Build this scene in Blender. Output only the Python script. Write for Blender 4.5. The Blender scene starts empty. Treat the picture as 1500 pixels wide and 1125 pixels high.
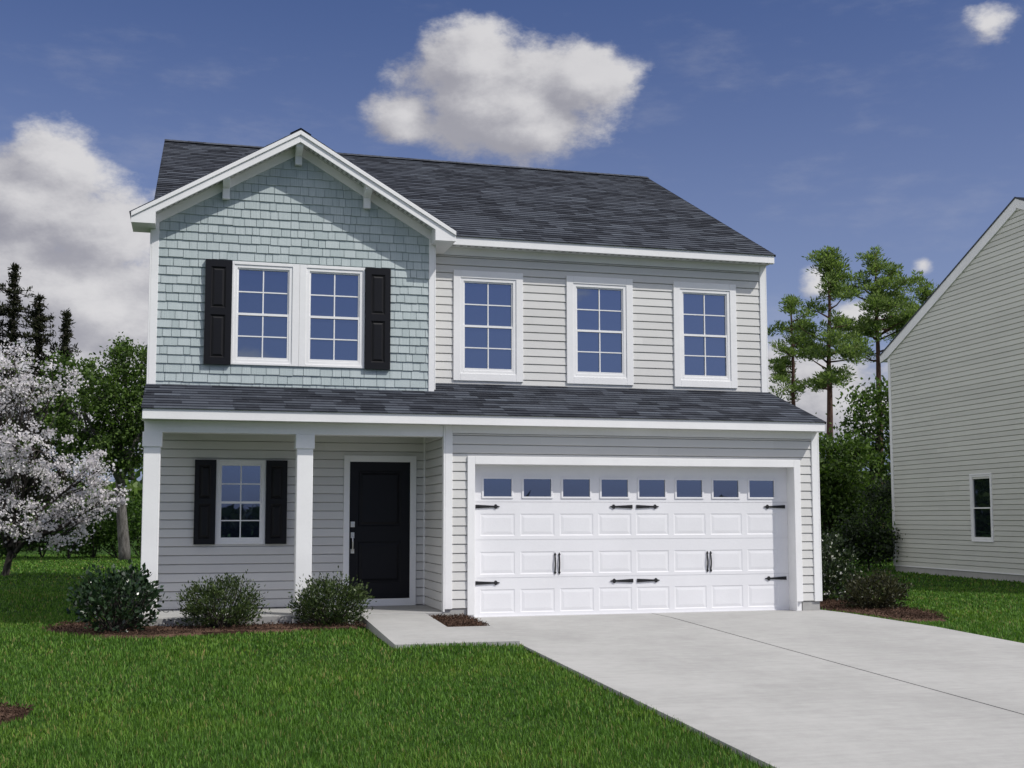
import bpy, bmesh, math, random
import numpy as np
from mathutils import Vector, Matrix
random.seed(7); R = np.random.default_rng(7)
scn = bpy.context.scene; COL = scn.collection
# ------------------------------------------------------------------ camera
cd = bpy.data.cameras.new('camera'); cam = bpy.data.objects.new('camera', cd); COL.objects.link(cam)
CAMP = Vector((-8.7713, -16.3495, 1.3938))
CR = Matrix(((0.96561636, -0.02109748, -0.25911375), (-0.25996571, -0.08485418, -0.96188232), (-0.00169359, 0.99617, -0.08742121)))
FPX, PPX, PPY = 1746.185, 753.57, 605.51
cam.matrix_world = Matrix.Translation(CAMP) @ CR.to_4x4()
cd.sensor_width = 36.0; cd.lens = FPX / 1500 * 36
cd.shift_x = -(PPX - 750) / 1500; cd.shift_y = (PPY - 562.5) / 1500
cd.clip_end = 3000; scn.camera = cam
scn.view_settings.view_transform = 'Standard'; scn.view_settings.look = 'None'
scn.view_settings.exposure = 0.0; scn.view_settings.gamma = 1.0
scn.render.resolution_x, scn.render.resolution_y = 1024, 768
def at(u, v, dep):                       # photo position + metres ahead -> world point
    r = CR @ Vector(((u - PPX) / FPX, -(v - PPY) / FPX, -1.0)); return CAMP + r * dep
# ------------------------------------------------------------------ node helper
class X:                                  # socket expression
    nt = None
    def __init__(s, v): s.v = v
    @staticmethod
    def m(op, *a, clamp=False):
        n = X.nt.nodes.new('ShaderNodeMath'); n.operation = op; n.use_clamp = clamp
        for i, q in enumerate(a):
            q = q.v if isinstance(q, X) else q
            if isinstance(q, (int, float)): n.inputs[i].default_value = q
            else: X.nt.links.new(q, n.inputs[i])
        return X(n.outputs[0])
    def __add__(s, o): return X.m('ADD', s, o)
    __radd__ = __add__
    def __sub__(s, o): return X.m('SUBTRACT', s, o)
    def __rsub__(s, o): return X.m('SUBTRACT', o, s)
    def __mul__(s, o): return X.m('MULTIPLY', s, o)
    __rmul__ = __mul__
    def __truediv__(s, o): return X.m('DIVIDE', s, o)
def ramp01(x, a, b):                      # smoothstep
    n = X.nt.nodes.new('ShaderNodeMapRange'); n.interpolation_type = 'SMOOTHSTEP'
    X.nt.links.new(x.v, n.inputs[0]); n.inputs[1].default_value = a; n.inputs[2].default_value = b
    return X(n.outputs[0])
def noise(vec, scale, detail=4, rough=.5, dim='3D'):
    n = X.nt.nodes.new('ShaderNodeTexNoise'); n.noise_dimensions = dim
    if vec is not None: X.nt.links.new(vec, n.inputs['Vector'])
    n.inputs['Scale'].default_value = scale; n.inputs['Detail'].default_value = detail; n.inputs['Roughness'].default_value = rough
    return X(n.outputs[0])
def comb(x, y, z=0.0):
    n = X.nt.nodes.new('ShaderNodeCombineXYZ')
    for i, q in enumerate((x, y, z)):
        q = q.v if isinstance(q, X) else q
        if isinstance(q, (int, float)): n.inputs[i].default_value = q
        else: X.nt.links.new(q, n.inputs[i])
    return n.outputs[0]
def sep(v):
    n = X.nt.nodes.new('ShaderNodeSeparateXYZ'); X.nt.links.new(v, n.inputs[0]); return [X(o) for o in n.outputs]
def mixc(f, a, b, mode='MIX'):
    n = X.nt.nodes.new('ShaderNodeMix'); n.data_type = 'RGBA'; n.blend_type = mode; n.clamp_factor = True
    for i, q in ((0, f), (6, a), (7, b)):
        q = q.v if isinstance(q, X) else q
        if isinstance(q, (int, float)): n.inputs[i].default_value = q
        elif isinstance(q, tuple): n.inputs[i].default_value = (*q, 1)
        else: X.nt.links.new(q, n.inputs[i])
    return n.outputs[2]
# ------------------------------------------------------------------ sky and sun
SUN_AZ, SUN_EL = math.radians(47), math.radians(49)          # azimuth from -Y towards +X
SUN_DIR = Vector((math.sin(SUN_AZ) * math.cos(SUN_EL), -math.cos(SUN_AZ) * math.cos(SUN_EL), math.sin(SUN_EL)))
w = bpy.data.worlds.new('World'); scn.world = w; w.use_nodes = True
nt = X.nt = w.node_tree; nt.nodes.clear()
out = nt.nodes.new('ShaderNodeOutputWorld'); bg = nt.nodes.new('ShaderNodeBackground'); nt.links.new(bg.outputs[0], out.inputs[0])
sky = nt.nodes.new('ShaderNodeTexSky'); sky.sky_type = 'NISHITA'; sky.sun_disc = False
sky.sun_elevation = SUN_EL; sky.sun_rotation = math.pi - SUN_AZ; sky.air_density = 1.0; sky.dust_density = 0.6; sky.ozone_density = 3.0
tc = nt.nodes.new('ShaderNodeTexCoord'); DIR = tc.outputs['Generated']
dx, dy, dz = sep(DIR)
AZ = X.m('ARCTAN2', dx, dy) * 57.29578; EL = X.m('ARCSINE', dz) * 57.29578
# (azimuth, elevation, half width, half height, weight) in degrees
CLOUDS = [(15.0, 19.7, 5.9, 3.0, 1.25), (13.2, 21.6, 3.2, 2.0, 1.15), (18.4, 20.6, 3.4, 2.1, 1.1), (9.8, 18.9, 2.5, 1.6, 1.05), (15.6, 18.4, 4.6, 1.7, 1.1),
          (-7.8, 14.3, 4.6, 2.8, 1.2), (-6.6, 16.0, 2.8, 1.8, 1.1), (-12.5, 11.5, 9.5, 4.4, 1.3), (-4.2, 12.6, 3.7, 2.5, 1.2), (-4.8, 9.6, 6.0, 4.0, 1.3), (-6., 6.0, 8.0, 5.0, 1.2),
          (37.4, 21.4, 2.2, 1.7, .62), (34.2, 11.4, 1.3, 1.0, .42), (29.8, 11.0, 1.6, 1.3, .75), (31.6, 9.2, 3.2, 2.0, .75), (28.0, 5.6, 7.5, 4.0, 1.0),
          (1.2, 22.8, 2.2, .8, .10), (40., 5., 9., 3.4, .85), (-34., 16., 16., 9., 1.2), (-75., 20., 26., 14., 1.3), (100., 20., 26., 12., 1.1), (62., 12., 12., 6., .9),
          (170., 8.6, 5., 1.7, .30), (178., 7.4, 3.5, 1.5, .34), (162., 10.6, 4., 1.3, .30), (184., 11.5, 6., 2., .3), (262., 24., 26., 14., 1.2), (-150., 33., 14., 5., .5)]
def field(az, el, n):
    m = None
    for a, e, ra, re, wgt in CLOUDS:
        if a > 180: a -= 360
        ex = (az - a) / ra; ey = (el - e) / re
        d = X.m('SQRT', ex * ex + ey * ey)
        q = wgt - d * 1.15
        m = q if m is None else X.m('SMOOTH_MAX', m, q, .15)
    return X.m('MAXIMUM', m, -1.5) + (n - .5) * 1.75
def cnoise(az, el): 
    a = noise(comb(az * .1, el * .16, 3.3), 2.9, 11, .62)
    return a
F0 = field(AZ, EL, cnoise(AZ, EL)); A2, E2 = AZ + 1.3, EL + 1.0
F1 = field(A2, E2, cnoise(A2, E2))
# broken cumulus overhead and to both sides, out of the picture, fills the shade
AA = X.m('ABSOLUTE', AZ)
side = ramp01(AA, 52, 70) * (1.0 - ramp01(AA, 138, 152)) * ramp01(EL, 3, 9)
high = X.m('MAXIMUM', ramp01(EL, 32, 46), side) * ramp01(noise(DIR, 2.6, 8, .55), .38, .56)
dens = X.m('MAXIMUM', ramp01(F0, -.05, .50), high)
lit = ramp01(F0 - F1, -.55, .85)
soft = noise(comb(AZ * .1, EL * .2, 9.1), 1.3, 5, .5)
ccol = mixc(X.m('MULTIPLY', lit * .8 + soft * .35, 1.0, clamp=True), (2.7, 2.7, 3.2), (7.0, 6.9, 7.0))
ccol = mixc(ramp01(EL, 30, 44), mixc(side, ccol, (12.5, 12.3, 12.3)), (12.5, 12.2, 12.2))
# the deep, slightly violet blue of a polarised summer sky, lighter towards the horizon
tint = mixc(ramp01(EL, 12, 27), (.92, .78, .90), (.58, .59, .80))
tint = mixc(ramp01(EL, -1, 10), (.36, .43, .80), tint)
skyc = mixc(1.0, sky.outputs[0], tint, 'MULTIPLY')
wisp = ramp01(noise(comb(AZ * .055, EL * .16, 5.2), 2.4, 8, .62), .50, .80) * ramp01(EL, 2, 12) * .17
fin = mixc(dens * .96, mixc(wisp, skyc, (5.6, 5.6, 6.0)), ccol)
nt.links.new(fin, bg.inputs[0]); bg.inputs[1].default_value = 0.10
sl = bpy.data.lights.new('sun', 'SUN'); sl.energy = 3.35; sl.angle = math.radians(.5); sl.color = (1, .965, .91)
sun = bpy.data.objects.new('sun', sl); COL.objects.link(sun); sun.location = (20, -30, 40)
sun.rotation_euler = SUN_DIR.to_track_quat('Z', 'Y').to_euler()
# ------------------------------------------------------------------ materials
def new_mat(name):
    m = bpy.data.materials.new(name); m.use_nodes = True; X.nt = m.node_tree
    return m, m.node_tree.nodes['Principled BSDF']
def setc(b, c):
    if isinstance(c, tuple): b.inputs['Base Color'].default_value = (*c, 1)
    else: X.nt.links.new(c, b.inputs['Base Color'])
def objco():
    return X.nt.nodes.new('ShaderNodeTexCoord').outputs['Object']
def island():
    return X(X.nt.nodes.new('ShaderNodeNewGeometry').outputs['Random Per Island'])
def bump(b, h, dist, strength=1.0):
    n = X.nt.nodes.new('ShaderNodeBump'); n.inputs['Strength'].default_value = strength; n.inputs['Distance'].default_value = dist
    X.nt.links.new(h.v, n.inputs['Height']); X.nt.links.new(n.outputs[0], b.inputs['Normal'])
def mat_paint(name, c, rough=.5, var=.06, bscale=30, bd=.0006, spec=.4):
    m, b = new_mat(name); co = objco()
    n = noise(co, 1.7, 5, .6); n2 = noise(co, bscale, 3, .6)
    dark = tuple(q * (1 - 2 * var) for q in c); lite = tuple(min(1, q * (1 + var)) for q in c)
    setc(b, mixc(ramp01(n * .75 + n2 * .25, .3, .72), dark, lite)); b.inputs['Roughness'].default_value = rough
    b.inputs['Specular IOR Level'].default_value = spec
    bump(b, n2, bd); return m
def mat_siding(name, c, var=.04):
    m, b = new_mat(name); co = objco(); x, y, z = sep(co)
    grain = noise(comb((x + y) * 3.0, (x - y) * 3.0, z * 60.), 6, 3, .6)
    big = noise(co, .9, 4, .55)
    isl = island()
    v = big * .5 + isl * .35 + grain * .15
    setc(b, mixc(ramp01(v, .25, .75), tuple(q * (1 - 1.6 * var) for q in c), tuple(q * (1 + var) for q in c)))
    b.inputs['Roughness'].default_value = .48; b.inputs['Specular IOR Level'].default_value = .35
    bump(b, grain * .6 + noise(co, 2.5, 2) * 2.0, .0012); return m
def mat_shake(name):
    m, b = new_mat(name); co = objco(); x, y, z = sep(co)
    gr = noise(comb(x * 70., y * 8., z * 2.2), 1.0, 3, .65); isl = island(); big = noise(co, .8, 3)
    v = isl * .30 + gr * .52 + big * .18
    setc(b, mixc(ramp01(v, .22, .78), (.355, .418, .424), (.455, .515, .522)))
    b.inputs['Roughness'].default_value = .62; bump(b, gr, .004); return m
def mat_roof(name):
    m, b = new_mat(name)
    uv = X.nt.nodes.new('ShaderNodeTexCoord').outputs['UV']; u, v, _ = sep(uv)
    row = X.m('FLOOR', v / .143)
    def wn(vec):
        n = X.nt.nodes.new('ShaderNodeTexWhiteNoise'); n.noise_dimensions = '2D'; X.nt.links.new(vec, n.inputs['Vector']); return X(n.outputs['Value'])
    off = wn(comb(row, 3.7))
    tab = X.m('FLOOR', (u + off * 5.0) / .34); tab2 = X.m('FLOOR', (u * 1.0 + off * 11.0) / .17)
    r1 = wn(comb(tab, row)); r2 = wn(comb(tab2, row + 31.0))
    r3 = wn(comb(tab, row * 3.0 + 7.0))
    mott = noise(uv, .7, 4, .6); gran = noise(uv, 160., 2, .7); streak = noise(comb(u * 1.2, v * 9.0), 1.6, 4, .65)
    val = r1 * .50 + r2 * .16 + streak * .30 + mott * .22 + (gran - .5) * .35
    c = mixc(ramp01(val, .28, .86), (.0135, .016, .0235), (.058, .066, .084))
    c = mixc(ramp01(r3, .82, .97) * .5, c, (.10, .115, .14))
    setc(b, c); b.inputs['Roughness'].default_value = .9; b.inputs['Specular IOR Level'].default_value = .25
    bump(b, gran * .5 + r2 * .5, .004); return m
def mat_glass(name, c=(.012, .016, .030), ior=3.3):
    m, b = new_mat(name); co = objco()
    setc(b, c); b.inputs['Roughness'].default_value = .015; b.inputs['IOR'].default_value = ior
    b.inputs['Specular IOR Level'].default_value = .5
    b.inputs['Specular Tint'].default_value = (.60, .74, 1.0, 1)
    bump(b, noise(co, 2.2, 2), .0012, .6); return m
def mat_concrete(name, c=(.37, .368, .36)):
    m, b = new_mat(name); co = objco(); x, y, z = sep(co)
    a = noise(co, .55, 6, .62); f = noise(co, 55., 4, .7); st = noise(comb(x * 1.1, y * 9.0, z), 1.6, 5, .65); sp = noise(co, 7., 5, .7)
    v = a * .50 + st * .26 + sp * .24
    cc = mixc(ramp01(v, .32, .68), tuple(q * .82 for q in c), tuple(q * 1.10 for q in c))
    cc = mixc(ramp01(noise(co, .9, 5, .7), .58, .74) * .35, cc, tuple(q * .70 for q in c))
    cc = mixc(ramp01(f, .62, .8) * .25, cc, tuple(q * .6 for q in c))
    setc(b, cc); b.inputs['Roughness'].default_value = .88; b.inputs['Specular IOR Level'].default_value = .2
    bump(b, f * .6 + st * .4, .003); return m
def mat_leaf(name, dark, light, trans=.35, rough=.5, spec=.3, alt=None, altamt=.12, ttint=(1.0, 1.15, .55), patch=None):
    m, b = new_mat(name); isl = island(); co = objco(); big = noise(co, 1.1, 3, .6)
    c = mixc(ramp01(isl * .62 + big * .38, .2, .8), dark, light)
    if alt: c = mixc(ramp01(X.m('FRACT', isl * 17.3), 1 - altamt - .02, 1 - altamt + .02), c, alt)
    if patch:
        pn = noise(co, .55, 4, .65) * .6 + noise(co, 2.6, 4, .6) * .4
        c = mixc(ramp01(pn, .46, .66) * .7, c, mixc(1.0, c, patch, 'MULTIPLY'))
    setc(b, c); b.inputs['Roughness'].default_value = rough; b.inputs['Specular IOR Level'].default_value = spec
    t = X.nt.nodes.new('ShaderNodeBsdfTranslucent'); X.nt.links.new(mixc(1.0, c, ttint, 'MULTIPLY'), t.inputs[0])
    mx = X.nt.nodes.new('ShaderNodeMixShader'); mx.inputs[0].default_value = trans
    o = X.nt.nodes['Material Output']; X.nt.links.new(b.outputs[0], mx.inputs[1]); X.nt.links.new(t.outputs[0], mx.inputs[2]); X.nt.links.new(mx.outputs[0], o.inputs[0])
    return m
def mat_bark(name, a, c):
    m, b = new_mat(name); co = objco(); x, y, z = sep(co)
    n = noise(comb(x * 9., y * 9., z * 2.2), 1.8, 5, .7)
    setc(b, mixc(ramp01(n, .3, .7), a, c)); b.inputs['Roughness'].default_value = .9; bump(b, n, .03); return m
def mat_ground(name):
    m, b = new_mat(name); co = objco()
    a = noise(co, .35, 5, .6); f = noise(co, 18., 5, .75); g = noise(co, 70., 3, .7)
    c = mixc(ramp01(a * .4 + f * .6, .3, .7), (.016, .036, .007), (.045, .098, .017))
    setc(b, c); b.inputs['Roughness'].default_value = 1.0; b.inputs['Specular IOR Level'].default_value = .1
    bump(b, f * .5 + g * .5, .05); return m
def mat_mulch(name, a=(.036, .021, .015), c=(.150, .092, .066)):
    m, b = new_mat(name); co = objco()
    v = noise(co, 38., 5, .75); isl = island()
    setc(b, mixc(ramp01(v * .55 + isl * .45, .25, .72), a, c)); b.inputs['Roughness'].default_value = .95; b.inputs['Specular IOR Level'].default_value = .1
    bump(b, v, .03); return m
M = dict(white=mat_paint('white_trim', (.83, .83, .83), .45, .025), door_white=mat_paint('garage_white', (.78, .78, .80), .42, .02),
    siding=mat_siding('vinyl_siding', (.65, .645, .625)), siding2=mat_siding('neighbour_siding', (.60, .605, .55)), shake=mat_shake('shake_siding'),
    roof=mat_roof('roof_shingles'), glass=mat_glass('window_glass'), dark_glass=mat_glass('dark_window_glass', (.006, .008, .012), 1.7),
    black=mat_paint('black_satin', (.0075, .0075, .0095), .45, .05, 60, .0004, .25), doorblack=mat_paint('black_door_paint', (.005, .005, .007), .42, .05, 60, .0004, .22),
    iron=mat_paint('black_iron', (.012, .012, .014), .5, .1), concrete=mat_concrete('concrete'), found=mat_concrete('foundation_concrete', (.40, .395, .38)),
    joint=mat_paint('joint_filler', (.13, .12, .11), .9, .1), ground=mat_ground('lawn_soil'), mulch=mat_mulch('mulch'),
    grass=mat_leaf('grass_blades', (.036, .100, .011), (.126, .255, .037), .32, .55, .22, (.24, .23, .085), .06, patch=(1.45, 1.18, 1.1)),
    soffit=mat_paint('soffit_white', (.66, .66, .64), .6, .05))
m_, b_ = new_mat('brushed_nickel'); setc(b_, (.62, .60, .57)); b_.inputs['Metallic'].default_value = 1; b_.inputs['Roughness'].default_value = .32; M['nickel'] = m_
# ------------------------------------------------------------------ mesh helpers
def props(o, label=None, cat=None, group=None, kind=None):
    for k, v in (('label', label), ('category', cat), ('group', group), ('kind', kind)):
        if v: o[k] = v
    return o
def empty(name, loc, label, cat, group=None):
    o = bpy.data.objects.new(name, None); COL.objects.link(o); o.location = loc; o.empty_display_size = .3
    return props(o, label, cat, group)
class MB:
    def __init__(s): s.v = []; s.f = []; s.uv = []; s.split = None
    def face(s, pts, uv=None):
        i = len(s.v); s.v += [tuple(p) for p in pts]; s.f.append(tuple(range(i, i + len(pts)))); s.uv += list(uv) if uv else [(0, 0)] * len(pts)
    def box(s, x0, x1, y0, y1, z0, z1, T=None):
        P = [(x, y, z) for z in (z0, z1) for y in (y0, y1) for x in (x0, x1)]
        if T: P = [T(*p) for p in P]
        i = len(s.v); s.v += [tuple(p) for p in P]
        for q in ((0, 2, 3, 1), (4, 5, 7, 6), (0, 1, 5, 4), (2, 6, 7, 3), (0, 4, 6, 2), (1, 3, 7, 5)):
            s.f.append(tuple(i + k for k in q)); s.uv += [(0, 0)] * 4
    def prism(s, poly, a, b, F):         # poly in 2d, extruded from a to b through F(p, q, t)
        n = len(poly); i = len(s.v)
        s.v += [tuple(F(p, q, a)) for p, q in poly] + [tuple(F(p, q, b)) for p, q in poly]
        s.f.append(tuple(range(i, i + n))); s.f.append(tuple(range(i + 2 * n - 1, i + n - 1, -1))); s.uv += [(0, 0)] * (2 * n)
        for k in range(n):
            l = (k + 1) % n; s.f.append((i + k, i + n + k, i + n + l, i + l)); s.uv += [(0, 0)] * 4
    def tube(s, pts, rad, seg=8):
        rings = []
        for k, p in enumerate(pts):
            p = Vector(p); d = Vector(pts[min(k + 1, len(pts) - 1)]) - Vector(pts[max(k - 1, 0)])
            d = d.normalized() if d.length > 1e-6 else Vector((0, 0, 1))
            a = d.cross(Vector((.31, .82, .13))).normalized(); b = d.cross(a)
            i = len(s.v); s.v += [tuple(p + (a * math.cos(t) + b * math.sin(t)) * rad[k]) for t in [2 * math.pi * j / seg for j in range(seg)]]; rings.append(i)
        for r0, r1 in zip(rings, rings[1:]):
            for j in range(seg):
                l = (j + 1) % seg; s.f.append((r0 + j, r0 + l, r1 + l, r1 + j)); s.uv += [(0, 0)] * 4
        for r, flip in ((rings[0], 1), (rings[-1], 0)):
            t = tuple(r + j for j in range(seg)); s.f.append(t[::-1] if flip else t); s.uv += [(0, 0)] * seg
    def build(s, name, m, parent=None, bevel=0, smooth=False, fix=True):
        me = bpy.data.meshes.new(name); me.from_pydata(s.v, [], s.f)
        u = me.uv_layers.new(name='UVMap'); u.data.foreach_set('uv', [c for q in s.uv for c in q])
        if fix:
            bm = bmesh.new(); bm.from_mesh(me); bmesh.ops.recalc_face_normals(bm, faces=bm.faces); bm.to_mesh(me); bm.free()
        me.materials.append(m)
        if s.split: me.materials.append(s.split[1]); me.polygons.foreach_set('material_index', [int(k >= s.split[0]) for k in range(len(s.f))])
        if smooth: me.polygons.foreach_set('use_smooth', [True] * len(me.polygons))
        o = bpy.data.objects.new(name, me); COL.objects.link(o)
        if bevel:
            bv = o.modifiers.new('bevel', 'BEVEL'); bv.width = bevel; bv.segments = 2; bv.limit_method = 'ANGLE'; bv.harden_normals = False
        if parent: o.parent = parent; o.matrix_parent_inverse = Matrix.Translation(-parent.matrix_world.translation) if parent.type == 'EMPTY' else Matrix()
        return o
def pl(o):                                # parent matrices need the empty's location
    bpy.context.view_layer.update(); return o
def np_mesh(name, verts, faces, m, parent=None, smooth=False, m2=None, split=0):
    me = bpy.data.meshes.new(name); nf, k = faces.shape
    me.vertices.add(len(verts)); me.vertices.foreach_set('co', np.asarray(verts, dtype=np.float32).ravel())
    me.loops.add(nf * k); me.loops.foreach_set('vertex_index', faces.astype(np.int32).ravel())
    me.polygons.add(nf); me.polygons.foreach_set('loop_start', np.arange(0, nf * k, k, dtype=np.int32)); me.polygons.foreach_set('loop_total', np.full(nf, k, dtype=np.int32))
    if smooth: me.polygons.foreach_set('use_smooth', np.ones(nf, dtype=bool))
    me.update(calc_edges=True); me.materials.append(m)
    if m2: me.materials.append(m2); me.polygons.foreach_set('material_index', (np.arange(nf) >= split).astype(np.int32))
    o = bpy.data.objects.new(name, me); COL.objects.link(o)
    if parent: o.parent = parent; o.matrix_parent_inverse = Matrix.Translation(-parent.matrix_world.translation)
    return o
def clip(o, planes, keep_inside=True):     # planes: (point, normal pointing to the side thrown away)
    bm = bmesh.new(); bm.from_mesh(o.data)
    for co, no in planes:
        bmesh.ops.bisect_plane(bm, geom=bm.verts[:] + bm.edges[:] + bm.faces[:], dist=1e-5, plane_co=co, plane_no=no, clear_outer=True)
    bm.to_mesh(o.data); bm.free()
def cut_holes(o, holes, axis):             # holes (a0,a1,z0,z1) along axis 0 (x) or 1 (y)
    bm = bmesh.new(); bm.from_mesh(o.data)
    for a0, a1, z0, z1 in holes:
        n = Vector((1, 0, 0)) if axis == 0 else Vector((0, 1, 0))
        for val, no in ((a0, n), (a1, n), (z0, Vector((0, 0, 1))), (z1, Vector((0, 0, 1)))):
            bmesh.ops.bisect_plane(bm, geom=bm.verts[:] + bm.edges[:] + bm.faces[:], dist=1e-5, plane_co=no * val, plane_no=no)
        kill = []
        for f in bm.faces:
            c = f.calc_center_median(); a = c[axis]
            if a0 < a < a1 and z0 < c.z < z1: kill.append(f)
        bmesh.ops.delete(bm, geom=kill, context='FACES')
    bm.to_mesh(o.data); bm.free()
COURSE = .127
def siding(name, parent, P, U, u1, z0, z1, m, holes=(), axis=0, h=COURSE, clips=(), jog=True):
    """lap siding: P start point, U unit direction along the wall (outward normal is U x Z)"""
    P = Vector(P); U = Vector(U); N = U.cross(Vector((0, 0, 1))); mb = MB(); z = z0; k = 0
    while z < z1 - 1e-4:
        zt = min(z + h, z1); cuts = [0.0]
        if jog:
            c = random.uniform(1.2, 3.7)
            while c < u1 - .5: cuts.append(c); c += 3.66
        cuts.append(u1)
        for a, b in zip(cuts, cuts[1:]):
            e = random.uniform(0, .0012) if jog else 0
            A, B = P + U * a + Vector((0, 0, z)), P + U * b + Vector((0, 0, z)); Cc, D = P + U * b + Vector((0, 0, zt)), P + U * a + Vector((0, 0, zt))
            i = len(mb.v); o1, o2 = .0125 + e, .004 + e; lip = Vector((0, 0, min(.0125, (zt - z) * .5)))
            tp = Vector((0, 0, .0055))
            mb.v += [tuple(A - N * .018), tuple(B - N * .018), tuple(A + lip + N * o1), tuple(B + lip + N * o1), tuple(Cc - tp + N * o2), tuple(D - tp + N * o2), tuple(Cc - tp - N * .018), tuple(D - tp - N * .018), tuple(Cc - N * .018), tuple(D - N * .018)]   # chamfered lower lip, slanted face
            mb.f += [(i, i + 1, i + 3, i + 2), (i + 2, i + 3, i + 4, i + 5), (i + 5, i + 4, i + 6, i + 7), (i + 7, i + 6, i + 8, i + 9)]; mb.uv += [(0, 0)] * 16
        z = zt; k += 1
    o = mb.build(name, m, parent, fix=False)
    if clips: clip(o, clips)
    if holes: cut_holes(o, holes, axis)
    return o
# ------------------------------------------------------------------ ground
def gz(x, y):
    x = np.asarray(x, float); y = np.asarray(y, float)
    z = -.04 + .0265 * (np.clip(y, -17, -.6) + .6)
    s = np.clip((x - 1.0) / 7.0, 0, 1); z = z - .10 * s * s * (3 - 2 * s) * np.clip((y + 6) / 5, 0, 1)
    z = z + .05 * np.exp(-((x + 6.0) / .85) ** 2 - ((y + 2.95) / .75) ** 2)
    return z
def dz_(y): return .0265 * (np.clip(y, -17, -.6) + .6)
gx = np.concatenate([[-900, -400, -180, -90, -50], np.arange(-34, 34.1, 1.0), [50, 90, 180, 400, 900]])
gy_ = np.concatenate([[-900, -400, -180, -90, -50], np.arange(-30, 44.1, 1.0), [60, 90, 180, 400, 900]])
GX, GY = np.meshgrid(gx, gy_); GZ = gz(GX, GY)
nx, ny = len(gx), len(gy_); I = np.arange(nx * ny).reshape(ny, nx)
Fq = np.stack([I[:-1, :-1], I[:-1, 1:], I[1:, 1:], I[1:, :-1]], -1).reshape(-1, 4)
gr = np_mesh('lawn_ground', np.stack([GX, GY, GZ], -1).reshape(-1, 3), Fq, M['ground'], smooth=True)
props(gr, 'flat green lawn ground stretching round the house', 'lawn', kind='structure')
# driveway
XL, XR = -5.07, .45
def drive_right(y): return .45 + .31 * min(1, max(0, -y) / 2.4)
JX = -2.25
ys = [0.24, -.6, -1.2, -2.4, -4, -6, -8, -10, -13, -17, -20]
def strip(mb, fl, fr, ys, zf, th):
    for a, b in zip(ys, ys[1:]):
        A, B, C_, D = (fl(a), a, zf(a)), (fr(a), a, zf(a)), (fr(b), b, zf(b)), (fl(b), b, zf(b))
        mb.face([D, C_, B, A])
        for p, q in ((A, D), (C_, B)): mb.face([p, q, (q[0], q[1], q[2] - th), (p[0], p[1], p[2] - th)])
    y = ys[-1]; mb.face([(fl(y), y, zf(y)), (fr(y), y, zf(y)), (fr(y), y, zf(y) - th), (fl(y), y, zf(y) - th)])
d = MB(); strip(d, lambda y: XL, lambda y: JX - .012, ys, lambda y: float(dz_(y)), .14); strip(d, lambda y: JX + .012, drive_right, ys, lambda y: float(dz_(y)), .14)
drive = props(d.build('driveway', M['concrete'], bevel=.006), 'pale grey concrete driveway running from the garage door, split by one joint', 'driveway', kind='structure')
d = MB(); strip(d, lambda y: JX - .0115, lambda y: JX + .0115, ys, lambda y: float(dz_(y)) - .006, .1)
jt = d.build('joint', M['joint'], drive)
# front path with a square planting hole
PZ = lambda y: .088 + .040 * min(0.0, y)
d = MB()
def slab(mb, x0, x1, y0, y1, zf, th=.14):
    P = [(x0, y0), (x1, y0), (x1, y1), (x0, y1)]; mb.face([(x, y, zf(y)) for x, y in P])
    for (xa, ya), (xb, yb_) in zip(P, P[1:] + P[:1]): mb.face([(xa, ya, zf(ya)), (xb, yb_, zf(yb_)), (xb, yb_, zf(yb_) - th), (xa, ya, zf(ya) - th)])
slab(d, -6.535, -5.64, -1.47, -.012, PZ); slab(d, -6.535, -5.078, -2.855, -1.47, PZ)
props(d.build('front_path', M['concrete']), 'short concrete path from the driveway to the porch with a square mulch cutout', 'path', kind='structure')
# ------------------------------------------------------------------ house
H = pl(empty('house', (-4.5, 0, 0), 'two storey house with blue green shingle gable and white two car garage door', 'house'))
GYF = 0.0; FY, FT, FB = -.261, 2.823, 2.683; LX0, LX1 = -9.425, .41
YU, YG, XG = 1.597, 1.059, -5.33; UT, UB, UFY = 5.721, 5.585, 1.302; UX1 = .446
RZ, RY = 8.629, 6.995; MS = (RZ - UT) / (RY - UFY); LS = (3.469 - FT) / (YU - FY)
PKX, PKZ, GY = -7.373, 6.989, .699; GS = .5856; GTL, GTR = -9.68, -5.074
YB, XW = 1.454, -5.376; BACK = 12.39; WX0, WX1 = -9.41, .41
def tid(x, y, z): return (x, y, z)
# foundation and porch slab
d = MB(); d.box(XW + .004, -5.062, .003, 1.5, -.3, .135); d.box(.115, .402, .003, BACK - .02, -.3, .135); d.box(WX0 + .02, .11, YB + .1, BACK - .02, -.3, .095); d.build('foundation', M['found'], H)
d = MB(); d.box(-9.42, XW - .002, -.012, YB + .03, -.3, .098); d.build('porch_floor', M['concrete'], H, bevel=.006)
# walls
W = M['siding']
GO = (-5.05, .10, -.1, 2.2)
siding('wall', H, (XW + .1, 0, 0), (1, 0, 0), WX1 - .1 - (XW + .1), .137, 2.585, W, [GO], 0)
siding('wall', H, (XW, YB, 0), (0, -1, 0), YB - .012, .1, 2.66, W, axis=1)     # porch side wall faces -x
siding('wall', H, (WX0, YB, 0), (1, 0, 0), XW - WX0, .1, 2.66, W, [(-6.58, -5.545, .05, 2.30), (-8.41, -7.785, 1.06, 2.2)], 0)
siding('wall', H, (XG, YU, 0), (1, 0, 0), WX1 - .1 - XG, 3.42, 5.485, W, [(-4.88, -3.84, 3.56, 5.2), (-3.04, -1.99, 3.56, 5.2), (-1.2, -.17, 3.56, 5.2)], 0)
siding('wall', H, (XG, YG, 0), (0, 1, 0), YU - YG, 3.2, 5.5, W, axis=1)
rk = Vector((0, -MS, 1)).normalized(); rk2 = Vector((0, MS, 1)).normalized()
RP = Vector((0, RY, RZ - .06))
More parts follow.
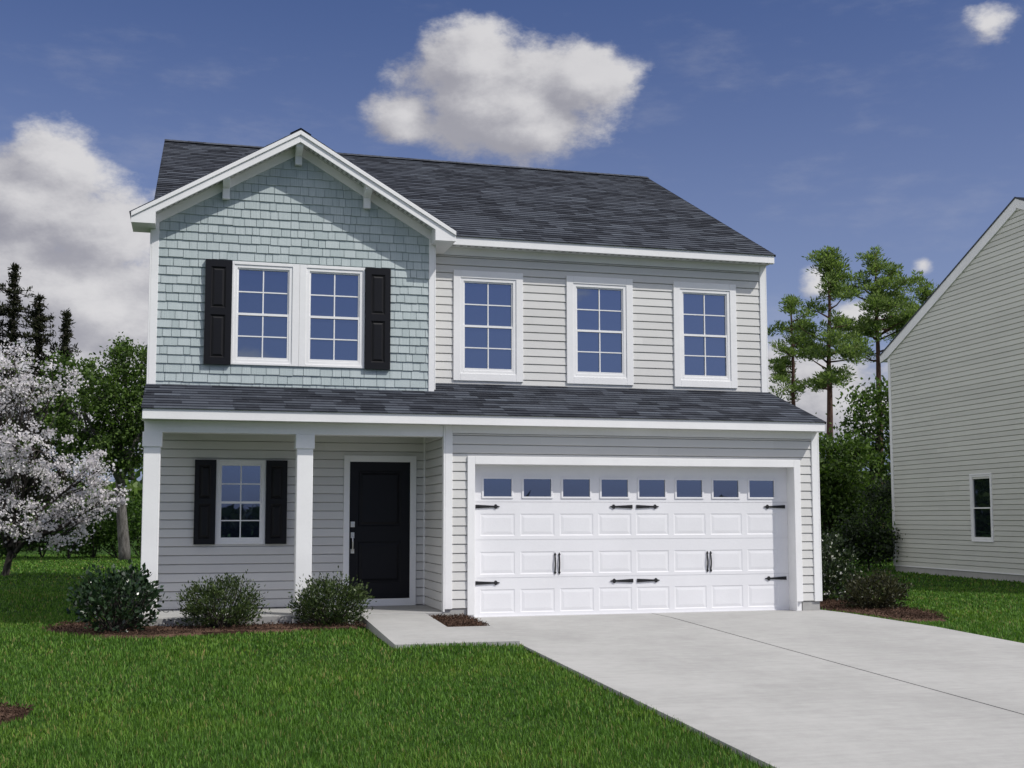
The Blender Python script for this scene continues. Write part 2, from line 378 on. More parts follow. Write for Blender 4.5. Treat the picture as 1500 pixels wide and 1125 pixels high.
siding('wall', H, (WX1, 0, 0), (0, 1, 0), BACK, .137, RZ, W, axis=1, clips=[(RP, rk), (RP, rk2), (Vector((0, YU, FT + LS * (YU - FY) - .03)), Vector((0, -1, 0)))] if False else [(RP, rk), (RP, rk2)])
siding('wall', H, (WX0, BACK, 0), (0, -1, 0), BACK - YB, .1, RZ, W, axis=1, clips=[(RP, rk), (RP, rk2)])
siding('wall', H, (WX1, BACK, 0), (-1, 0, 0), WX1 - WX0, .1, 5.6, W, axis=0)
# right wall in front of the upper storey is cut under the lower roof below; left upper return beside the gable
siding('wall', H, (WX0, YB, 0), (0, -1, 0), YB - YG, 3.2, 5.55, W, axis=1)
for o in [q for q in H.children if q.name.startswith('wall')]:
    xs = [v.co.x for v in o.data.vertices]
    if min(xs) > .3:                       # the right wall: nothing above the lower roof forward of the upper storey
        bm = bmesh.new(); bm.from_mesh(o.data)
        n = Vector((0, -LS, 1)).normalized(); c0 = Vector((0, FY, FT - .05))
        for co, no in ((c0, n), (Vector((0, YU, 0)), Vector((0, 1, 0)))):
            bmesh.ops.bisect_plane(bm, geom=bm.verts[:] + bm.edges[:] + bm.faces[:], dist=1e-5, plane_co=co, plane_no=no)
        bmesh.ops.delete(bm, geom=[f for f in bm.faces if f.calc_center_median().y < YU and (f.calc_center_median() - c0).dot(n) > 0], context='FACES')
        bm.to_mesh(o.data); bm.free()
# shingled gable wall: every shake its own raised tab
mb = MB(); z = 3.2; rowi = 0
while z < 6.85:
    zt = z + .127; x = WX0 + .03 - random.uniform(0, .15)
    while x < XG - .02:
        wd = random.choice((.10, .13, .16, .19, .22)) * random.uniform(.9, 1.1); g = .0035; e = random.uniform(0, .004); zb = z + random.choice((0, 0, 0, .004, -.004))
        xa, xb = max(x + g, WX0 + .03), min(x + wd - g, XG - .03)
        if xb - xa > .01 and abs((xa + xb) / 2 - PKX) < (PKZ - z) / GS:
            o1, o2 = YG - .021 - e, YG - .004 - e
            i = len(mb.v)
            mb.v += [(xa, YG, zb), (xb, YG, zb), (xa, o1, zb), (xb, o1, zb), (xb, o2, zt + .006), (xa, o2, zt + .006), (xa, YG, zt + .006), (xb, YG, zt + .006)]
            mb.f += [(i, i + 1, i + 3, i + 2), (i + 2, i + 3, i + 4, i + 5), (i, i + 2, i + 5, i + 6), (i + 3, i + 1, i + 7, i + 4)]; mb.uv += [(0, 0)] * 16
        x += wd
    z = zt; rowi += 1
mb.face([(WX0, YG - .002, 3.2), (XG, YG - .002, 3.2), (XG, YG - .002, PKZ - GS * (XG - PKX)), (PKX, YG - .002, PKZ), (WX0, YG - .002, PKZ - GS * (PKX - WX0))])
gw = mb.build('gable_wall', M['shake'], H, fix=False)
clip(gw, [(Vector((PKX, 0, PKZ - .12)), Vector((GS, 0, 1)).normalized()), (Vector((PKX, 0, PKZ - .12)), Vector((-GS, 0, 1)).normalized())])
cut_holes(gw, [(-8.266, -6.40, 3.614, 5.052)], 0)
# roofs
def roof_rows(mb, P, U, width, S, length, uo=0.0, row=.143, th=.011):
    P, U, S = Vector(P), Vector(U), Vector(S).normalized(); N = U.cross(S).normalized()
    if N.z < 0: N = -N
    v = 0.0
    while v < length - 1e-4:
        t = min(v + row, length); e = random.uniform(0, .003)
        A = P + S * v + N * (th + e); B = A + U * width; C_ = P + U * width + S * t + N * (.001); D = P + S * t + N * .001
        A0, B0 = P + S * v, P + S * v + U * width
        mb.face([A, B, C_, D], [(uo, v + .001), (uo + width, v + .001), (uo + width, t - .001), (uo, t - .001)])
        mb.face([A0, B0, B, A], [(uo, v + .001), (uo + width, v + .001), (uo + width, v + .01), (uo, v + .01)])
        v = t
    L = length; n = N * .03
    for a, b in ((P, P + S * L), (P + U * width, P + U * width + S * L)): mb.face([a + N * .01, b + N * .01, b - n, a - n])
RX0, RX1 = -9.437, .463
slope_len = math.hypot(RY - UFY, RZ - UT) + .02
mb = MB()
roof_rows(mb, (RX0, UFY - .02, UT - .01), (1, 0, 0), RX1 - RX0, (0, 1, MS), slope_len)
roof_rows(mb, (RX1, 2 * RY - UFY + .02, UT - .01), (-1, 0, 0), RX1 - RX0, (0, -1, MS), slope_len, 40.)
rf = mb.build('roof', M['roof'], H, fix=False)
# deck under the shingles closes the attic
d = MB()
for sy in (1, -1):
    y0, y1 = (UFY + .02, RY) if sy == 1 else (2 * RY - UFY - .02, RY)
    d.face([(RX0 + .01, y0, UT - .03), (RX1 - .01, y0, UT - .03), (RX1 - .01, y1, RZ - .03), (RX0 + .01, y1, RZ - .03)])
d.build('roof_deck', M['soffit'], rf)
c = MB(); x = RX0
while x < RX1 - .05:
    xe = min(x + .3, RX1)
    for s in (1, -1):
        c.face([(x, RY, RZ + .035), (xe, RY, RZ + .028), (xe, RY + s * .15, RZ + .028 - .15 * MS), (x, RY + s * .15, RZ + .035 - .15 * MS)], [(x, 77.3), (xe, 77.3), (xe, 77.4), (x, 77.4)])
    x += .143
c.build('ridge_cap', M['roof'], rf, fix=False)
# lower roof
mb = MB(); roof_rows(mb, (LX0 - .015, FY - .02, FT - .006), (1, 0, 0), LX1 - LX0 + .03, (0, 1, LS), math.hypot(YU - FY + .03, (YU - FY + .03) * LS), 17.)
lr = mb.build('porch_roof', M['roof'], H, fix=False)
d = MB(); d.face([(LX0, FY + .02, FT - .03), (LX1, FY + .02, FT - .03), (LX1, YU, FT - .03 + LS * (YU - FY - .02)), (LX0, YU, FT - .03 + LS * (YU - FY - .02))]); d.build('roof_deck', M['soffit'], lr)
# gable roof, trimmed where it dies into the main roof
mp = (Vector((0, UFY, UT - .05)), -Vector((0, -MS, 1)).normalized())
glen = math.hypot(PKX - GTL + .02, (PKX - GTL + .02) * GS)
for sgn, xt, U in ((1, GTL - .02, (0, -1, 0)), (-1, GTR + .02, (0, 1, 0))):
    mb = MB(); y0 = 4.2 if sgn == 1 else GY - .015
    roof_rows(mb, (xt, y0, PKZ - GS * abs(PKX - xt)), U, 4.2 - GY + .015, (sgn, 0, GS), glen, 60. + sgn)
    o = mb.build('gable_roof', M['roof'], H, fix=False); clip(o, [mp])
c = MB()
for s in (1, -1):
    c.face([(PKX, GY - .02, PKZ + .03), (PKX, 3.7, PKZ + .03), (PKX + s * .15, 3.7, PKZ + .03 - .15 * GS), (PKX + s * .15, GY - .02, PKZ + .03 - .15 * GS)], [(1, 50.1), (4, 50.1), (4, 50.2), (1, 50.2)])
c.build('ridge_cap', M['roof'], H, fix=False)
# fascias, soffits, friezes
Wt = M['white']
d = MB(); d.box(LX0, LX1, FY, FY + .03, FB, FT - .002); d.build('fascia', Wt, H, bevel=.004)
d = MB(); d.box(GTR + .012, UX1, UFY, UFY + .03, UB, UT - .002); d.build('fascia', Wt, H, bevel=.004)
d = MB(); d.box(LX0 + .004, LX1 - .004, FY + .031, -.003, FB + .012, FB + .03); d.build('soffit', M['soffit'], H)
d = MB(); d.box(XG + .01, UX1 - .004, UFY + .031, YU - .002, UB + .012, UB + .03); d.split = (len(d.f), M['joint'])
for k in range(46):                        # vent slots of the upper soffit
    x = GTR + .1 + k * .118; d.box(x, x + .05, UFY + .09, UFY + .098, UB + .009, UB + .0115); d.box(x, x + .05, UFY + .13, UFY + .138, UB + .009, UB + .0115)
d.build('soffit', M['soffit'], H)
d = MB(); d.box(XW + .105, WX1 - .105, -.026, .0, 2.585, 2.694); d.build('frieze', Wt, H, bevel=.003)
d = MB(); d.box(XG + .004, WX1 - .105, YU - .026, YU, 5.485, 5.596); d.build('frieze', Wt, H, bevel=.003)
d = MB(); d.box(-9.405, XW - .004, -.01, .2, 2.53, 2.694); d.build('porch_beam', Wt, H, bevel=.004)
d = MB(); d.box(-9.40, XW - .004, .205, YB - .003, 2.64, 2.66); d.build('porch_ceiling', M['soffit'], H)
# end panels of the lower roof
for x0 in (LX0 + .003, LX1 - .03):
    d = MB(); d.prism([(FY + .032, FB), (YU, FB), (YU, FT - .035 + LS * (YU - FY)), (FY + .032, FT - .035)], x0, x0 + .027, lambda p, q, t: (t, p, q)); d.build('rake_board', Wt, H)
for x0 in (RX0 + .006, RX1 - .03):
    for s in (1, -1):
        Y = lambda p: p if s == 1 else 2 * RY - p
        d = MB(); d.prism([(UFY + .032, UB), (UFY + .1, UB), (RY, RZ - .20), (RY, RZ - .035), (UFY + .032, UT - .035)], x0, x0 + .022, lambda p, q, t: (t, Y(p), q)); d.build('rake_board', Wt, H)
d = MB(); d.box(RX0 + .01, RX1 - .01, 2 * RY - UFY - .03, 2 * RY - UFY, UB, UT - .01); d.build('fascia', Wt, H)
d = MB(); d.box(WX0, WX1, BACK + .02, 2 * RY - UFY - .031, UB + .012, UB + .03); d.build('soffit', M['soffit'], H)
# gable cornice
T = lambda x: PKZ - .006 - GS * abs(x - PKX)
for s, xt in ((-1, GTL), (1, GTR)):
    xin = -9.355 if s < 0 else -5.385
    d = MB(); d.prism([(PKX, T(PKX)), (xt, T(xt)), (xt, T(xt) - .062), (PKX, T(PKX) - .062)], GY - .022, GY + .03, lambda p, q, t: (p, t, q)); d.build('rake_trim', Wt, H, bevel=.003)
    d = MB(); d.prism([(PKX, T(PKX) - .063), (xt, T(xt) - .063), (xt, 5.49), (xin, 5.49), (xin, T(xin) - .168), (PKX, T(PKX) - .168)], GY, GY + .03, lambda p, q, t: (p, t, q)); d.build('rake_fascia', Wt, H, bevel=.003)
    yend = 1.30 if s < 0 else YU - .02      # boxed eave return behind the fascia
    d = MB(); xa, xb = (xt + .003, xin) if s < 0 else (xin, xt - .003)
    d.prism([(xt - s * .003, T(xt) - .03), (xt - s * .003, 5.492), (xin, 5.492), (xin, T(xin) - .10)], GY + .031, yend, lambda p, q, t: (p, t, q)); d.build('eave_return', M['soffit'] if False else Wt, H)
    d = MB(); d.prism([(PKX, T(PKX) - .10), (xin, T(xin) - .10), (xin, T(xin) - .118), (PKX, T(PKX) - .118)], GY + .031, YG - .003, lambda p, q, t: (p, t, q)); d.split = (len(d.f), M['joint'])   # slots of the vented soffit
    L = abs(xin - PKX); k = 0.12
    while k < L - .08:
        xq = PKX + s * k
        for yy in (GY + .10, GY + .17, GY + .24): d.prism([(xq, T(xq) - .119), (xq + s * .035, T(xq + s * .035) - .119), (xq + s * .035, T(xq + s * .035) - .1215), (xq, T(xq) - .1215)], yy, yy + .02, lambda p, q, t: (p, t, q))
        k += .07
    d.build('soffit', M['soffit'], H)
    d = MB(); xe = WX0 if s < 0 else XG
    d.prism([(PKX, T(PKX) - .12), (xe, T(xe) - .12), (xe, T(xe) - .255), (PKX, T(PKX) - .255)], YG - .034, YG - .004, lambda p, q, t: (p, t, q)); d.build('frieze', Wt, H, bevel=.003)
for x0, zt, zb, in ((-8.45, 6.30, 5.975), (-7.427, 6.86, 6.555), (-6.415, 6.30, 5.972)):
    d = MB()                                # outlooker bracket, rounded nose, long leg on the wall
    d.prism([(YG - .036, zb), (YG - .036, zt), (GY + .05, zt), (GY + .05, zt - .10), (GY + .10, zt - .13), (YG - .10, zt - .17), (YG - .115, zb)], x0, x0 + .1, lambda p, q, t: (t, p, q))
    d.build('bracket', Wt, H, bevel=.004)
# corner trims
def trim(x0, x1, y0, y1, z0, z1): 
    d = MB(); d.box(x0, x1, y0, y1, z0, z1); d.build('corner_trim', Wt, H, bevel=.004)
trim(XW, XW + .104, -.027, 0.0, .137, 2.694); trim(XW - .024, XW - .001, -.027, .08, .098, 2.694)
trim(WX1 - .102, WX1, -.027, 0.0, .137, 2.694); trim(WX1 + .001, WX1 + .024, -.027, .08, .137, 2.694)
trim(WX1 - .102, WX1, YU - .027, YU, 3.43, 5.596); trim(WX1 + .001, WX1 + .02, YU - .027, YU + .08, 3.43, 5.6)
trim(WX0, WX0 + .10, YG - .03, YG - .003, 3.26, T(WX0) - .2); trim(XG - .085, XG, YG - .03, YG - .003, 3.26, T(XG) - .2)
trim(WX0 - .022, WX0 - .001, YG - .03, YG + .08, 3.2, 5.49); trim(XG + .001, XG + .02, YG - .03, YG + .08, 3.3, 5.49)
trim(XW - .03, XW - .001, YB - .03, YB - .002, .1, 2.64)
# porch columns
for x0, x1 in ((-9.407, -9.193), (-7.419, -7.202)):
    d = MB(); d.box(x0, x1, 0, .214, .0985, 2.53); co = d.build('porch_column', Wt, H, bevel=.008)
    d = MB(); d.box(x0 - .018, x1 + .018, -.018, .232, 2.335, 2.531)
    k = d.build('capital', Wt, None, bevel=.006); k.parent = co; k.matrix_parent_inverse = co.matrix_world.inverted() if False else Matrix()
    d = MB(); d.box(x0 - .014, x1 + .014, -.014, .228, .0982, .19); k = d.build('column_base', Wt, None, bevel=.006); k.parent = co
# ------------------------------------------------------------------ windows, doors, shutters (local: u right, n out, v up)
def ring(mb, u0, u1, v0, v1, wl, wr, wb, wt, n0, n1, Tf):
    mb.box(u0, u0 + wl, n0, n1, v0, v1, Tf); mb.box(u1 - wr, u1, n0, n1, v0, v1, Tf)
    mb.box(u0 + wl, u1 - wr, n0, n1, v0, v0 + wb, Tf); mb.box(u0 + wl, u1 - wr, n0, n1, v1 - wt, v1, Tf)
def window(parent, u0, u1, v0, v1, Tf, cas=(.1, .1, .1, .1), fr=.05, grid=True, glass=None, name='window', sash_w=.034):
    a, b, c_, e = cas
    d = MB(); ring(d, u0, u1, v0, v1, a, b, c_, e, -.03, .034, Tf); wn = d.build(name, Wt, parent, bevel=.004)
    U0, U1, V0, V1 = u0 + a, u1 - b, v0 + c_, v1 - e
    d = MB(); ring(d, U0, U1, V0, V1, fr, fr, fr, fr, -.03, .022, Tf); f = d.build('frame', Wt, None, bevel=.003); f.parent = wn
    U0 += fr; U1 -= fr; V0 += fr; V1 -= fr; mid = (V0 + V1) / 2 - .008
    for k, (lo, hi, n1) in enumerate(((mid - .016, V1, .004), (V0, mid + .018, .016))):
        d = MB(); sw = sash_w * .6; ring(d, U0, U1, lo, hi, sw, sw, sash_w if k == 1 else .03, .034 if k == 1 else sw, -.03, n1, Tf)
        if grid:
            uc = (U0 + U1) / 2; vc = (lo + hi) / 2; g = .0085
            d.box(uc - g, uc + g, -.026, n1 - .008, lo + .03, hi - .02, Tf)
            d.box(U0 + sw, uc - g, -.026, n1 - .009, vc - g, vc + g, Tf); d.box(uc + g, U1 - sw, -.026, n1 - .009, vc - g, vc + g, Tf)
        s = d.build('sash', Wt, None); s.parent = wn
    d = MB(); q = [(U0, V0, -.02), (U1, V0, -.02), (U1, V1, -.02), (U0, V1, -.02)]
    pm = (V0 + V1) / 2
    rt = random.uniform(-.0022, .0022); rt2 = random.uniform(-.001, .0012)
    d.face([Tf(U0, -.014 + rt, V0), Tf(U1, -.014 - rt, V0), Tf(U1, -.014 - rt + rt2, pm), Tf(U0, -.014 + rt + rt2, pm)])
    d.face([Tf(U0, -.022, pm), Tf(U1, -.022 + rt2, pm), Tf(U1, -.022 + rt2 + rt, V1), Tf(U0, -.022 + rt, V1)])
    p = d.build('pane', glass or M['glass'], None, fix=False); p.parent = wn
    d = MB(); d.box(U0 - .01, U1 + .01, -.09, -.035, V0 - .01, V1 + .01, Tf)
    return wn
def front(y): return lambda u, n, v: (u, y - n, v)
TU = front(YU)
for a, b in ((-4.921, -3.801), (-3.079, -1.956), (-1.246, -.1317)): window(H, a, b, 3.516, 5.248, TU, (.112, .112, .115, .115), .05)
TG = front(YG)
for a, b in ((-8.29, -7.333), (-7.331, -6.376)): window(H, a, b, 3.588, 5.088, TG, (.03, .10, .035, .045) if a < -8 else (.10, .03, .035, .045), .045)
window(H, -8.45, -7.744, 1.024, 2.239, front(YB), (.024, .024, .024, .024), .036)
def panel_board(mb, u0, u1, v0, v1, n0, n1, panels, Tf, steps):
    us = sorted({u0, u1, *[p[0] for p in panels], *[p[1] for p in panels]}); vs = sorted({v0, v1, *[p[2] for p in panels], *[p[3] for p in panels]})
    for a, b in zip(us, us[1:]):
        for c_, e in zip(vs, vs[1:]):
            cu, cv = (a + b) / 2, (c_ + e) / 2
            if any(p[0] < cu < p[1] and p[2] < cv < p[3] for p in panels): continue
            mb.face([Tf(a, n1, c_), Tf(b, n1, c_), Tf(b, n1, e), Tf(a, n1, e)])
    for a, b, c_, e in panels:
        prev = [(a, c_), (b, c_), (b, e), (a, e)]; pn = n1
        for ins, dn in steps:
            cur = [(a + ins, c_ + ins), (b - ins, c_ + ins), (b - ins, e - ins), (a + ins, e - ins)]
            for k in range(4):
                l = (k + 1) % 4; mb.face([Tf(prev[k][0], pn, prev[k][1]), Tf(prev[l][0], pn, prev[l][1]), Tf(cur[l][0], n1 + dn, cur[l][1]), Tf(cur[k][0], n1 + dn, cur[k][1])])
            prev, pn = cur, n1 + dn
        mb.face([Tf(p[0], pn, p[1]) for p in prev])
    Q = [(u0, v0), (u1, v0), (u1, v1), (u0, v1)]
    for k in range(4):
        l = (k + 1) % 4; mb.face([Tf(*(Q[k][0], n0, Q[k][1])), Tf(Q[l][0], n0, Q[l][1]), Tf(Q[l][0], n1, Q[l][1]), Tf(Q[k][0], n1, Q[k][1])])
def shutter(u0, u1, v0, v1, Tf):
    mb = MB(); hh = v1 - v0; wd = u1 - u0
    P = [(u0 + wd * .22, u1 - wd * .22, v0 + hh * .065, v0 + hh * .475), (u0 + wd * .22, u1 - wd * .22, v0 + hh * .54, v1 - hh * .065)]
    panel_board(mb, u0, u1, v0, v1, .004, .068, P, Tf, [(.006, -.008), (.022, -.020), (.05, -.006)]); mb.build('shutter', M['black'], H, fix=False)
shutter(-8.663, -8.296, 3.578, 5.088, TG); shutter(-6.368, -5.998, 3.578, 5.088, TG)
shutter(-8.75, -8.454, 1.024, 2.239, front(YB)); shutter(-7.738, -7.438, 1.024, 2.239, front(YB))
# front door
TB = front(YB)
d = MB(); ring(d, -6.607, -5.518, .098, 2.328, .087, .092, .105, .093, -.02, .036, TB); d.build('door_frame', Wt, H, bevel=.004)
mb = MB(); panel_board(mb, -6.519, -5.611, .204, 2.234, -.03, .012, [(-6.385, -5.745, .44, 1.045), (-6.385, -5.745, 1.275, 2.10)], TB, [(.012, -.012), (.03, -.012), (.06, -.001)])
fd = mb.build('front_door', M['doorblack'], H, fix=False)
mb = MB()
for (a, b) in ((1.10, 1.185), (.875, .94)): mb.box(-6.497, -6.444, .012, .024, a, b, TB)
mb.tube([TB(-6.47, .02, 1.13), TB(-6.47, .055, 1.12), TB(-6.47, .065, 1.05), TB(-6.47, .062, .97), TB(-6.47, .045, .915), TB(-6.47, .02, .905)], [.008, .010, .012, .011, .010, .008], 8)
mb.box(-6.483, -6.457, .024, .06, 1.155, 1.168, TB)
h = mb.build('handle', M['nickel'], None, bevel=.004); h.parent = fd
mb = MB(); mb.box(-6.502, -6.438, .012, .026, 1.262, 1.345, TB); mb.tube([TB(-6.47, .024, 1.303), TB(-6.47, .04, 1.303)], [.022, .019], 12); h = mb.build('deadbolt', M['nickel'], None, bevel=.004); h.parent = fd
# garage door
TF = front(0.0); DN = -.2
d = MB(); gx0 = -4.95
d.box(gx0 - .107, gx0, -.21, .036, .05, 2.262, TF); d.box(0, .107, -.21, .036, .138, 2.262, TF); d.box(gx0, 0, -.21, .036, 2.149, 2.262, TF)
d.box(gx0 - .107, gx0, -.21, .0, -.03, .05, TF); d.box(0.0, .012, -.21, .036, -.02, .138, TF); d.box(.012, .107, -.21, -.012, -.02, .138, TF)
d.build('garage_door_frame', Wt, H, bevel=.005)
pw = 4.95 / 8
mb = MB(); cx = [-4.565, -3.973, -3.382, -2.792, -2.205, -1.611, -1.018, -.4255]
secs = [(0.012, .545), (.549, 1.083), (1.087, 1.62), (1.624, 2.148)]
rows = [(.055, .385), (.595, .915), (1.14, 1.455)]
for k, (a, b) in enumerate(secs):
    if k < 3:
        P = [(c_ - .255, c_ + .255, *rows[k]) for c_ in cx]
        panel_board(mb, gx0 + .001, -.001, a, b, DN - .04, DN, P, TF, [(.014, -.005), (.024, -.005), (.06, -.001)])
    else:
        P = [(c_ - .208, c_ + .208, 1.698, 1.955) for c_ in cx]
        us = [gx0 + .001] + [q for p in P for q in (p[0], p[1])] + [-.001]
        for i in range(0, len(us) - 1):
            if i % 2 == 0: mb.face([TF(us[i], DN, a), TF(us[i + 1], DN, a), TF(us[i + 1], DN, b), TF(us[i], DN, b)])
        for p in P:
            mb.face([TF(p[0], DN, a), TF(p[1], DN, a), TF(p[1], DN, p[2]), TF(p[0], DN, p[2])]); mb.face([TF(p[0], DN, p[3]), TF(p[1], DN, p[3]), TF(p[1], DN, b), TF(p[0], DN, b)])
            ring(mb, p[0] - .022, p[1] + .022, p[2] - .022, p[3] + .022, .024, .024, .024, .024, DN - .02, DN + .013, TF)
for zc in (.547, 1.085, 1.622): mb.box(gx0 + .002, -.002, DN - .02, DN - .010, zc - .004, zc + .004, TF)
gd = mb.build('garage_door', M['door_white'], H, fix=False)
d = MB(); d.box(gx0 + .01, -.01, DN - .05, DN + .012, -.004, .013, TF); s = d.build('weather_seal', M['door_white'], None); s.parent = gd
for c_ in cx:
    d = MB(); r1, r2 = random.uniform(-.001, .001), random.uniform(-.001, .001)
    d.face([TF(c_ - .208, DN - .012 + r1, 1.698), TF(c_ + .208, DN - .012 - r1, 1.698), TF(c_ + .208, DN - .012 - r1 + r2, 1.955), TF(c_ - .208, DN - .012 + r1 + r2, 1.955)]); s = d.build('pane', M['glass'], None, fix=False); s.parent = gd
def hinge(u, v, s):
    L = .352; pts = [(0, .026), (.25, .013), (.27, .013), (.285, .032), (.305, .030), (.318, .012), (L, .004)]
    poly = [(u + s * a, v + b) for a, b in pts] + [(u + s * a, v - b) for a, b in pts[::-1]]
    d = MB(); d.prism(poly, DN + .001, DN + .015, lambda p, q, t: TF(p, t, q))
    for q in (.05, .19): d.tube([TF(u + s * q, DN + .012, v), TF(u + s * q, DN + .022, v)], [.011, .008], 8)
    o = d.build('strap_hinge', M['iron'], None); o.parent = gd
for v in (1.557, .478):
    hinge(-4.889, v, 1); hinge(-2.519, v, -1); hinge(-2.457, v, 1); hinge(-.045, v, -1)
for u in (-3.712, -3.648, -1.337, -1.282):
    d = MB(); d.tube([TF(u, DN + .004 + .018 * math.sin(math.pi * t / 10), .62 + .24 * t / 10) for t in range(11)], [.0105] * 11, 8)
    for v in (.612, .868): d.prism([(u - .018, v), (u, v - .03), (u + .018, v), (u, v + .03)], DN + .001, DN + .012, lambda p, q, t: TF(p, t, q))
    o = d.build('handle', M['iron'], None); o.parent = gd
# ------------------------------------------------------------------ neighbouring house
A = Vector((10.468, 13.688, 0)); B = Vector((10.15, 7.842, 0)); ND = (B - A).normalized(); NN = Vector((ND.y, -ND.x, 0)); NN = NN if NN.x < 0 else -NN
NH = pl(empty('house', (15, 9, -.15), 'neighbouring house with plain beige grey side wall, one narrow window and steep white rake trim', 'house'))
GZN = -.16; LEN = 13.0; EAVE = 5.945; PKA = 6.16; SL = (9.037 - 6.1) / (6.168 + .41)
def TN(u, n, v): p = A + ND * u + NN * n; return (p.x, p.y, v)
nw = siding('wall', NH, A, ND, 2 * PKA, .04, 10.5, M['siding2'], [], 0)
if (Vector(nw.data.polygons[1].normal)).dot(NN) < 0: print('NEIGHBOUR NORMAL FLIPPED')
ro = A + ND * 0; up = (ND * -SL + Vector((0, 0, 1))).normalized(); up2 = (ND * SL + Vector((0, 0, 1))).normalized()
clip(nw, [(A + Vector((0, 0, EAVE + .1)), up), (A + ND * 2 * PKA + Vector((0, 0, EAVE + .1)), up2)])
d = MB(); d.box(.015, 2 * PKA, -.4, -.005, -.5, .04, TN); d.box(.015, .4, -10, -.41, -.5, .04, TN); d.build('foundation', M['found'], NH)
d = MB(); d.box(0.0, 2 * PKA, -.01, .018, .028, .058, TN); d.build('starter_strip', Wt, NH)
d = MB(); d.box(-.02, .10, -.003, .026, .04, EAVE - .02, TN); d.build('corner_trim', Wt, NH)
siding('wall', NH, (Vector(TN(.01, -10, 0))), NN, 10., .04, EAVE, M['siding2'], axis=0)
zr = lambda u: EAVE + .33 + SL * (PKA - abs(u - PKA))
d = MB(); d.prism([(-.42, zr(-.42)), (PKA, zr(PKA)), (PKA, zr(PKA) - .31), (0, zr(0) - .31), (-.42, zr(-.42) - .22)], -.02, .045, lambda p, q, t: TN(p, t, q)); d.build('rake_fascia', Wt, NH, bevel=.004)
d = MB(); d.prism([(PKA * 2 + .42, zr(-.42)), (PKA, zr(PKA)), (PKA, zr(PKA) - .26), (PKA * 2 + .42, zr(-.42) - .2)], -.02, .045, lambda p, q, t: TN(p, t, q)); d.build('rake_fascia', Wt, NH)
d = MB(); d.box(-.42, 0, -10, -.021, zr(-.42) - .2, zr(-.42) - .03, TN); d.build('eave_return', Wt, NH)
mb = MB(); rl = math.hypot(PKA + .45, (PKA + .45) * SL)
roof_rows(mb, TN(-.45, .06, zr(-.45)), -NN, 10.1, ND + Vector((0, 0, SL)), rl, 90.)
roof_rows(mb, TN(2 * PKA + .45, .06, zr(-.45)), -NN, 10.1, -ND + Vector((0, 0, SL)), rl, 120.); mb.build('roof', M['roof'], NH, fix=False)
cut_holes(nw, [(9.03, 9.78, .9, 2.35)], 1)
window(NH, 3.833, 4.752, .78, 2.478, TN, (.03, .03, .03, .03), .05, False, M['dark_glass'])
# ------------------------------------------------------------------ vegetation helpers
def leaf_cards(P, size, stretch=1.9, up=.35, axis=None, asp=None):
    n = len(P); d = R.normal(size=(n, 3)) if axis is None else axis + R.normal(size=(n, 3)) * .35
    d[:, 2] += up; d /= np.linalg.norm(d, axis=1)[:, None]
    q = R.normal(size=(n, 3)); q[:, 2] *= .6; s = np.cross(d, q); s /= np.linalg.norm(s, axis=1)[:, None] + 1e-9
    L = size * R.uniform(.65, 1.35, n)[:, None]; Wd = L / (stretch if asp is None else asp)
    nn = np.cross(d, s); k = R.uniform(-.12, .12, n)[:, None] * L
    V = np.stack([P, P + d * L * .5 + s * Wd * .5 + nn * k, P + d * L, P + d * L * .5 - s * Wd * .5 + nn * k], 1).reshape(-1, 3)
    return V, np.arange(4 * n).reshape(n, 4)
def join(*parts):
    V = []; F = []; o = 0
    for v, f in parts: V.append(v); F.append(f + o); o += len(v)
    return np.concatenate(V), np.concatenate(F)
def wander(p0, p1, n, amp):
    p0, p1 = np.array(p0, float), np.array(p1, float); t = np.linspace(0, 1, n)[:, None]; L = np.linalg.norm(p1 - p0)
    off = np.cumsum(R.normal(size=(n, 3)), 0) * amp * L / n; off -= t * off[-1]
    return p0 + (p1 - p0) * t + off
def clumps(lobes, per, rng=(.45, 1.02)):
    out = []
    for (c, r, n) in lobes:
        d = R.normal(size=(n, 3)); d /= np.linalg.norm(d, axis=1)[:, None]
        out.append(np.array(c) + d * np.array(r) * (R.uniform(rng[0], rng[1], n)[:, None] ** .6))
    return np.concatenate(out)
def scatter(C, sig, per):
    n = R.poisson(per, len(C)); idx = np.repeat(np.arange(len(C)), n); s = sig * R.uniform(.6, 1.4, len(C))
    return C[idx] + R.normal(size=(len(idx), 3)) * s[idx][:, None] * np.array([1, 1, .72])
